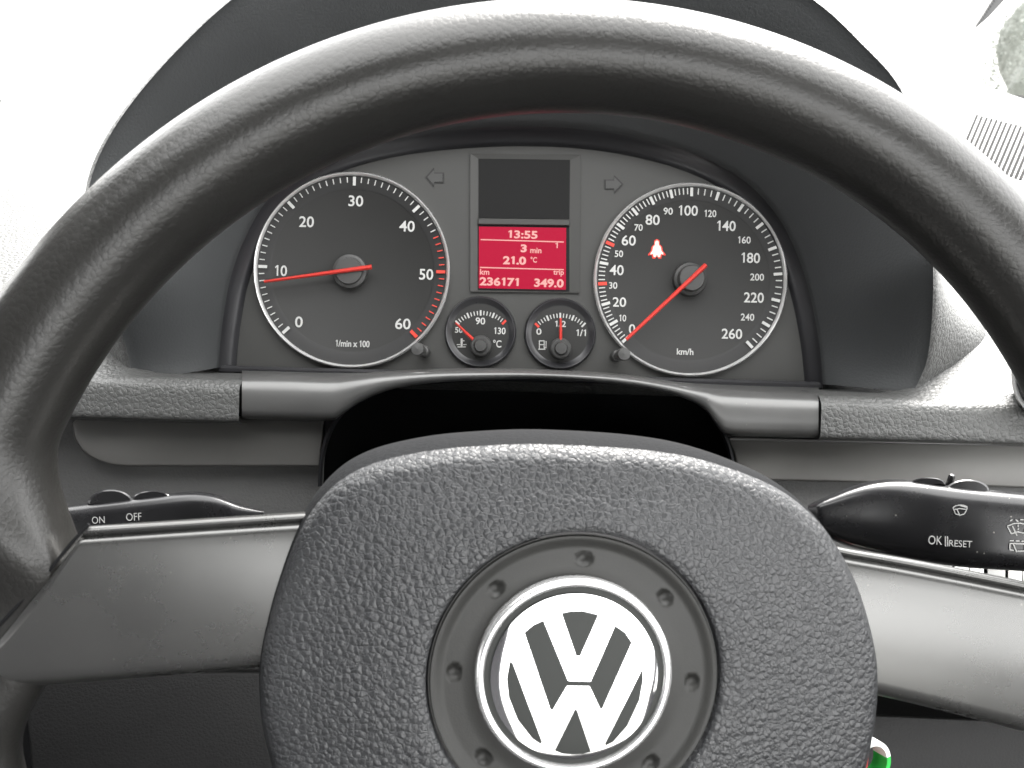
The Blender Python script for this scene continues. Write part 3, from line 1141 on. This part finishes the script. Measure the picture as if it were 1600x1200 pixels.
for r, h in ((RS + .0004, 14.5), (RS, 14.0), (RS, 9)):
    rows.append([FW.w(pc.x + r * math.cos(2 * math.pi * k / NA), pc.y + r * math.sin(2 * math.pi * k / NA), h * MMM) for k in range(NA)])
V, F = grid(rows[6:], cu=True)
pad = mk('airbag_cover', V, F, M['pad'], wheel, angle=80)
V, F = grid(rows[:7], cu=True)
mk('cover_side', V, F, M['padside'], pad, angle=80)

# round surround with eight dimples
dim = [R(86 - 45 * k) for k in range(8)]
RD = 188 * KP
rows = []
NS = 256
for q in range(46):
    s = q / 45
    r = RS - .0006 + (145 * KP - RS + .0006) * s
    row = []
    for k in range(NS):
        a = 2 * math.pi * k / NS
        h = 13.6 - 1.0 * smooth01((s - .05) / .25) + .5 * smooth01((s - .6) / .4)
        if s < .03:
            h -= .8
        for da in dim:
            dd = math.hypot(r * math.cos(a) - RD * math.cos(da), r * math.sin(a) - RD * math.sin(da))
            if dd < .0021:
                h -= 1.3 * math.sqrt(max(0, 1 - (dd / .0021) ** 2))
        row.append(FW.w(pc.x + r * math.cos(a), pc.y + r * math.sin(a), h * MMM))
    rows.append(row)
V, F = grid(rows, cu=True)
mk('emblem_surround', V, F, M['surround'], wheel, angle=60)

# emblem
ec = FW.at(897.5, 1056.3, .0155)
KE = (FW.at(898.5, 1056.3, .0155) - ec).length
RE = 154 * KE
V, F = lathe(FW, ec.x, ec.y, [(RE, .011), (RE, .0152), (RE * .985, .0160), (RE * .945, .0163), (RE * .915, .0158), (RE * .91, .0148)], 128)
mk('emblem_ring', V, F, M['chromer'], wheel, angle=50)
V, F = lathe(FW, ec.x, ec.y, [(RE * .912, .0150), (RE * .84, .0150)], 96)
mk('emblem_groove', V, F, M['inlay'], wheel)


def dome(x, y):
    r = math.hypot(x - ec.x, y - ec.y) / (RE * .845)
    return .0166 - .00040 * r * r - .00022 * r ** 14


prof_e = [(RE * .845 * (1 - q / 16), 0) for q in range(16)] + [(.00005, 0)]
rows = []
for r, _ in prof_e:
    rows.append([FW.w(ec.x + r * math.cos(2 * math.pi * k / 96), ec.y + r * math.sin(2 * math.pi * k / 96), dome(ec.x + r, ec.y)) for k in range(96)])
rows.insert(0, [FW.w(ec.x + RE * .845 * math.cos(2 * math.pi * k / 96), ec.y + RE * .845 * math.sin(2 * math.pi * k / 96), .0142) for k in range(96)])
V, F = grid(rows, cu=True)
emb = mk('emblem', V, F, M['chrome'], wheel, angle=50)
emb['label'] = 'chrome roundel with interlocked letters and dark inlays'
SHP = [
    [(685, 434), (730, 425), (790, 423), (868, 442), (777, 643), (757, 643)],
    [(502, 530), (548, 492), (597, 470), (718, 766), (828, 770), (950, 495), (1000, 530), (1032, 578), (887, 900), (876, 905), (822, 792), (712, 790), (643, 908), (630, 908)],
    [(430, 672), (446, 680), (590, 1068), (583, 1080), (540, 1050), (470, 960), (425, 850), (415, 760)],
    [(1083, 710), (1088, 760), (1070, 860), (1010, 990), (940, 1070), (903, 1088), (900, 1078)],
    [(752, 905), (762, 910), (832, 1118), (790, 1130), (740, 1132), (690, 1128), (652, 1112)],
]
import bmesh
for sh in SHP:
    pts = [FW.at(660 + x / 3.158, 820 + y / 3.158, .0160)[:2] for x, y in sh]
    bm = bmesh.new()
    vs = [bm.verts.new((x, y, 0)) for x, y in pts]
    f = bm.faces.new(vs)
    bmesh.ops.triangulate(bm, faces=[f])
    for _ in range(4):
        long_ = [e for e in bm.edges if e.calc_length() > .0022]
        if not long_:
            break
        bmesh.ops.subdivide_edges(bm, edges=long_, cuts=1, use_grid_fill=False)
        bmesh.ops.triangulate(bm, faces=bm.faces[:])
    bm.normal_update()
    if sum(f.normal.z for f in bm.faces) < 0:
        bmesh.ops.reverse_faces(bm, faces=bm.faces[:])
    bm.verts.index_update()
    V = [FW.w(v.co.x, v.co.y, dome(v.co.x, v.co.y) + .00012) for v in bm.verts]
    F = [tuple(v.index for v in f.verts) for f in bm.faces]
    bm.free()
    mk('inlay', V, F, M['inlay'], emb, angle=80)


# ------------------------------------------------------------------ stalks
def stalk(name, label, top, bot, xs_, d, half, mat):
    ts, bs = spline(top, 8), spline(bot, 8)
    if ts[0][0] > ts[-1][0]:
        ts, bs = ts[::-1], bs[::-1]
    r = root(name, pix((xs_[0] + xs_[-1]) / 2, lin(bs, (xs_[0] + xs_[-1]) / 2), d), label, 'stalk')
    rows = []
    for x in xs_:
        a, b = lin(ts, x), lin(bs, x)
        m, hh = (a + b) / 2, (b - a) / 2
        row = []
        hz = half * min(1, .35 + hh / 40)
        for k in range(40):
            t = 2 * math.pi * k / 40
            c, s = math.cos(t), math.sin(t)
            e = .5
            yy = m - hh * math.copysign(abs(s) ** e, s)
            dz = hz * math.copysign(abs(c) ** e, c)
            row.append(pix(x, yy, d - dz))
        rows.append(row)
    V, F = grid(rows, cu=True)
    F += [tuple(range(40)), tuple(reversed(range(len(V) - 40, len(V))))]
    mk('lever', V, F, mat, r, angle=50)
    return r


xsL = [-40 + 452 * i / 60 for i in range(61)]
sl = stalk('light_stalk', 'glossy black stalk lettered ON and OFF, left of the hub', [(-40, 805), (20, 799), (60, 795), (120, 789), (150, 785), (200, 779), (250, 773), (285, 769), (310, 768), (335, 772), (360, 781), (385, 790), (412, 798)],
           [(-40, 866), (60, 860), (150, 855), (250, 850), (300, 848), (340, 840), (380, 825), (412, 806)], xsL, .335, .011, M['black'])
FSL = Frame(CM @ Matrix.Translation((0, 0, -(.335 - .0113))))
text('lettering', FSL, 'ON', 153.5, 812.5, 11, M['print'], sl, 0, 20, weight=.0, rot=R(3))
text('lettering', FSL, 'OFF', 209, 807.5, 12, M['print'], sl, 0, 24, weight=.0, rot=R(3))
# ribbed ring and rocker on top of the stalk
for (x, y, rx, ry, nm) in ((173, 781, 36, 16, 'ring_switch'), (238, 773, 30, 6, 'rocker')):
    rows = []
    for zz in (-.008, -.0075, .006, .0075, .008):
        k = .9 if abs(zz) > .0076 else 1
        rows.append([pix(x + rx * k * math.cos(math.pi * q / 16), y + 6 - (ry + 6) * k * math.sin(math.pi * q / 16), .335 - zz) for q in range(17)])
    V, F = grid(rows)
    F += [tuple(range(17)), tuple(reversed(range(len(V) - 17, len(V))))]
    mk(nm, V, F, M['black'], sl, angle=40)
xsR = [1262 + 450 * i / 70 for i in range(71)]
sr = stalk('wiper_stalk', 'glossy black wiper stalk lettered OK RESET, right of the hub', [(1262, 789), (1290, 776), (1330, 760), (1365, 751), (1400, 749), (1440, 752), (1500, 760), (1600, 770), (1712, 782)],
           [(1262, 812), (1290, 838), (1320, 852), (1360, 862), (1420, 874), (1500, 886), (1600, 893), (1712, 902)], xsR, .33, .0125, M['black'])
FSR = Frame(CM @ Matrix.Translation((0, 0, -(.33 - .0128))))
text('lettering', FSR, 'OK', 1461.5, 844, 14, M['print'], sr, 0, 22, weight=.004, rot=R(-3))
text('lettering', FSR, 'RESET', 1501, 849.5, 10.5, M['print'], sr, 0, 36, weight=.004, rot=R(-3))


def strokes(name, segs, wd, parent, fr, mat):
    VV, FF = [], []
    for (x0, y0, x1, y1) in segs:
        a, b = fr.at(x0, y0), fr.at(x1, y1)
        t = (b - a).normalized()
        s = Vector((-t.y, t.x, 0)) * wd / 2
        n = len(VV)
        VV += [fr.M @ (a - s), fr.M @ (b - s), fr.M @ (b + s), fr.M @ (a + s)]
        FF.append((n, n + 1, n + 2, n + 3))
    return mk(name, VV, FF, mat, parent, smooth=False)


kp = .317 / FPX
strokes('lettering', [(1477, 838, 1477.5, 853.5), (1480.5, 838, 1481, 853.5)], 1.7 * kp, sr, FSR, M['print'])
wip = [(1489, 793, 1494, 790), (1494, 790, 1500, 789), (1500, 789, 1506, 789.5), (1506, 789.5, 1511, 791.5), (1511, 791.5, 1511, 795), (1489, 793, 1493, 803), (1493, 803, 1500, 805), (1500, 805, 1507, 803), (1507, 803, 1511, 795),
       (1491, 796, 1500, 794.5), (1500, 794.5, 1510, 796), (1495, 795, 1500, 806), (1500, 789.8, 1511, 793)]
strokes('wiper_symbol', wip, 1.5 * kp, sr, FSR, M['print'])
wip2 = [(1574, 822, 1584, 818), (1584, 818, 1594, 817.5), (1594, 817.5, 1606, 820), (1574, 822, 1580, 834), (1580, 834, 1590, 831), (1590, 831, 1600, 833), (1600, 833, 1606, 820), (1582, 822, 1589, 837),
        (1578, 814, 1582, 812), (1587, 812, 1591, 815), (1594, 812, 1599, 812), (1591, 820, 1591, 823), (1591, 825, 1591, 828)]
strokes('wiper_symbol', wip2, 1.8 * kp, sr, FSR, M['print'])
wip3 = [(1578, 845, 1584, 845), (1587, 845, 1593, 845.5), (1596, 845.5, 1602, 846), (1578, 849, 1602, 850), (1578, 849, 1578, 859), (1578, 859, 1584, 860), (1590, 861, 1602, 861), (1602, 850, 1602, 861), (1583, 850, 1589, 863)]
strokes('wiper_symbol', wip3, 1.8 * kp, sr, FSR, M['print'])
for (x, y, rx, ry, nm) in ((1512, 762, 35, 13, 'ring_switch'), (1450, 751, 28, 4, 'rocker')):
    rows = []
    for zz in (-.009, -.0085, .006, .0075, .008):
        k = .9 if abs(zz) > .0076 else 1
        rows.append([pix(x + rx * k * math.cos(math.pi * q / 16), y + 6 + (x - 1500) * .02 - (ry + 6) * k * math.sin(math.pi * q / 16), .33 - zz) for q in range(17)])
    V, F = grid(rows)
    F += [tuple(range(17)), tuple(reversed(range(len(V) - 17, len(V))))]
    mk(nm, V, F, M['black'], sr, angle=40)
p = pix(1486, 748, .325)
V, F = lathe(Frame(Matrix.Translation(p)), 0, 0, [(.0012, -.003), (.0012, .001), (.0008, .0018), (.00005, .002)], 12)
mk('pip', V, F, M['black'], sr)

# ------------------------------------------------------------------ key band hanging at the ignition lock
kt = root('key_band', pix(1360, 1190, .31), 'green and white plastic loop on the ignition key beside the hub', 'key tag')
FK = Frame(CM @ Matrix.Translation((0, 0, -.31)) @ Matrix.Rotation(R(20), 4, 'Y'))


def ribbon(name, a0, a1, mat, z0, z1, r0=33, cpx=(1356, 1186), wd=8.5):
    c = FK.at(*cpx)
    k = .31 / FPX
    rows = []
    for q in range(25):
        a = R(a0 + (a1 - a0) * q / 24)
        row = []
        for dr, z in ((-wd / 2, z0), (wd / 2, z0), (wd / 2 + 1, z0 + .001), (wd / 2, z1), (-wd / 2, z1), (-wd / 2 - 1, z1 - .001)):
            rr = (r0 + dr) * k
            row.append(FK.w(c.x + rr * math.cos(a), c.y + rr * 1.05 * math.sin(a), z))
        rows.append(row)
    V, F = grid(rows, cu=True)
    F += [tuple(range(6)), tuple(reversed(range(len(V) - 6, len(V))))]
    return mk(name, V, F, mat, kt, angle=50)


ribbon('white_band', 10, 130, M['white'], -.004, .004)
ribbon('green_band', -75, 10, M['green'], -.004, .004)
ribbon('white_band', -150, -75, M['white'], -.004, .004)
V, F = prism(FK, [FK.at(x, y)[:2] for x, y in ((1347, 1170), (1351, 1182), (1343, 1230), (1310, 1230), (1325, 1170))][::-1], -.003, .003, .0008)
mk('red_tag', V, F, M['redp'], kt, smooth=False)

# ------------------------------------------------------------------ windscreen edge and hedge outside, far right
ws = root('windscreen_edge', pix(1560, 20, 1.08), 'black dotted windscreen border strip above the pale dashboard top', 'windscreen edge')
V = [pix(1524, 45, 1.08), pix(1534, 30, 1.08), pix(1553, 0, 1.08), pix(1575, -35, 1.08), pix(1600, -35, 1.08), pix(1568, 2, 1.08), pix(1545, 27, 1.08)]
V += [v + Vector((0, .004, .002)) for v in V]
F = [(6, 5, 4, 3, 2, 1, 0), (7, 8, 9, 10, 11, 12, 13)] + [(i, (i + 1) % 7, 7 + (i + 1) % 7, 7 + i) for i in range(7)]
mk('border_strip', V, F, M['frit'], ws, smooth=False)
for k in range(18):
    f = k / 17
    x, y = 1528 + 48 * f - 3, 36 - 72 * f
    V = [pix(x, y, 1.079), pix(x + 5, y + 3, 1.079), pix(x + 5, y + 4.3, 1.079), pix(x, y + 1.3, 1.079)]
    V += [v + Vector((0, .003, .001)) for v in V]
    mk('border_dash', V, box((0, 0, 0), (1, 1, 1))[1], M['frit'], ws, smooth=False)

hb = pix(1600, 150, 6.0)
hedge = root('hedge', (hb.x + .6, hb.y, -1.4), 'pale green hedge outside beyond the windscreen', 'hedge')
VV, FF = [], []
for k in range(26000):
    a, b = random.uniform(0, 2 * math.pi), random.uniform(-1, 1)
    rr = random.uniform(.88, 1) ** .5
    sx, sy, sz = 1.55, 1.0, 1.0
    x = hb.x + 1.42 + sx * rr * math.cos(a) * math.sqrt(1 - b * b)
    y = hb.y + .3 + sy * rr * math.sin(a) * math.sqrt(1 - b * b)
    z = -.75 + sz * rr * b * (.9 + .25 * noise.noise(Vector((x * 2, y * 2, 1))))
    if z < -1.38:
        continue
    s = random.uniform(.008, .016)
    u = Vector((random.gauss(0, 1), random.gauss(0, 1), random.gauss(0, 1))).normalized() * s
    v = u.orthogonal().normalized() * s * .6
    p = Vector((x, y, z))
    n = len(VV)
    VV += [p - u, p + v, p + u, p - v]
    FF.append((n, n + 1, n + 2, n + 3))
core = []
for j in range(13):
    b = -1 + 2 * j / 12
    core.append([(hb.x + 1.42 + 1.42 * math.sqrt(1 - b * b) * math.cos(2 * math.pi * i / 32) * (1 + .06 * math.sin(i * 5 + j)), hb.y + .3 + .96 * math.sqrt(1 - b * b) * math.sin(2 * math.pi * i / 32), max(-1.4, -.75 + .93 * b)) for i in range(32)])
VV, FF = add((VV, FF), grid(core, cu=True))
mk('foliage', VV, FF, M['leaf'], hedge, smooth=False)
V, F = tube([(hb.x + 1.4, hb.y + .3, -1.4), (hb.x + 1.4, hb.y + .3, -.9)], [.05, .03], 10)
mk('stem', V, F, M['dark'], hedge)
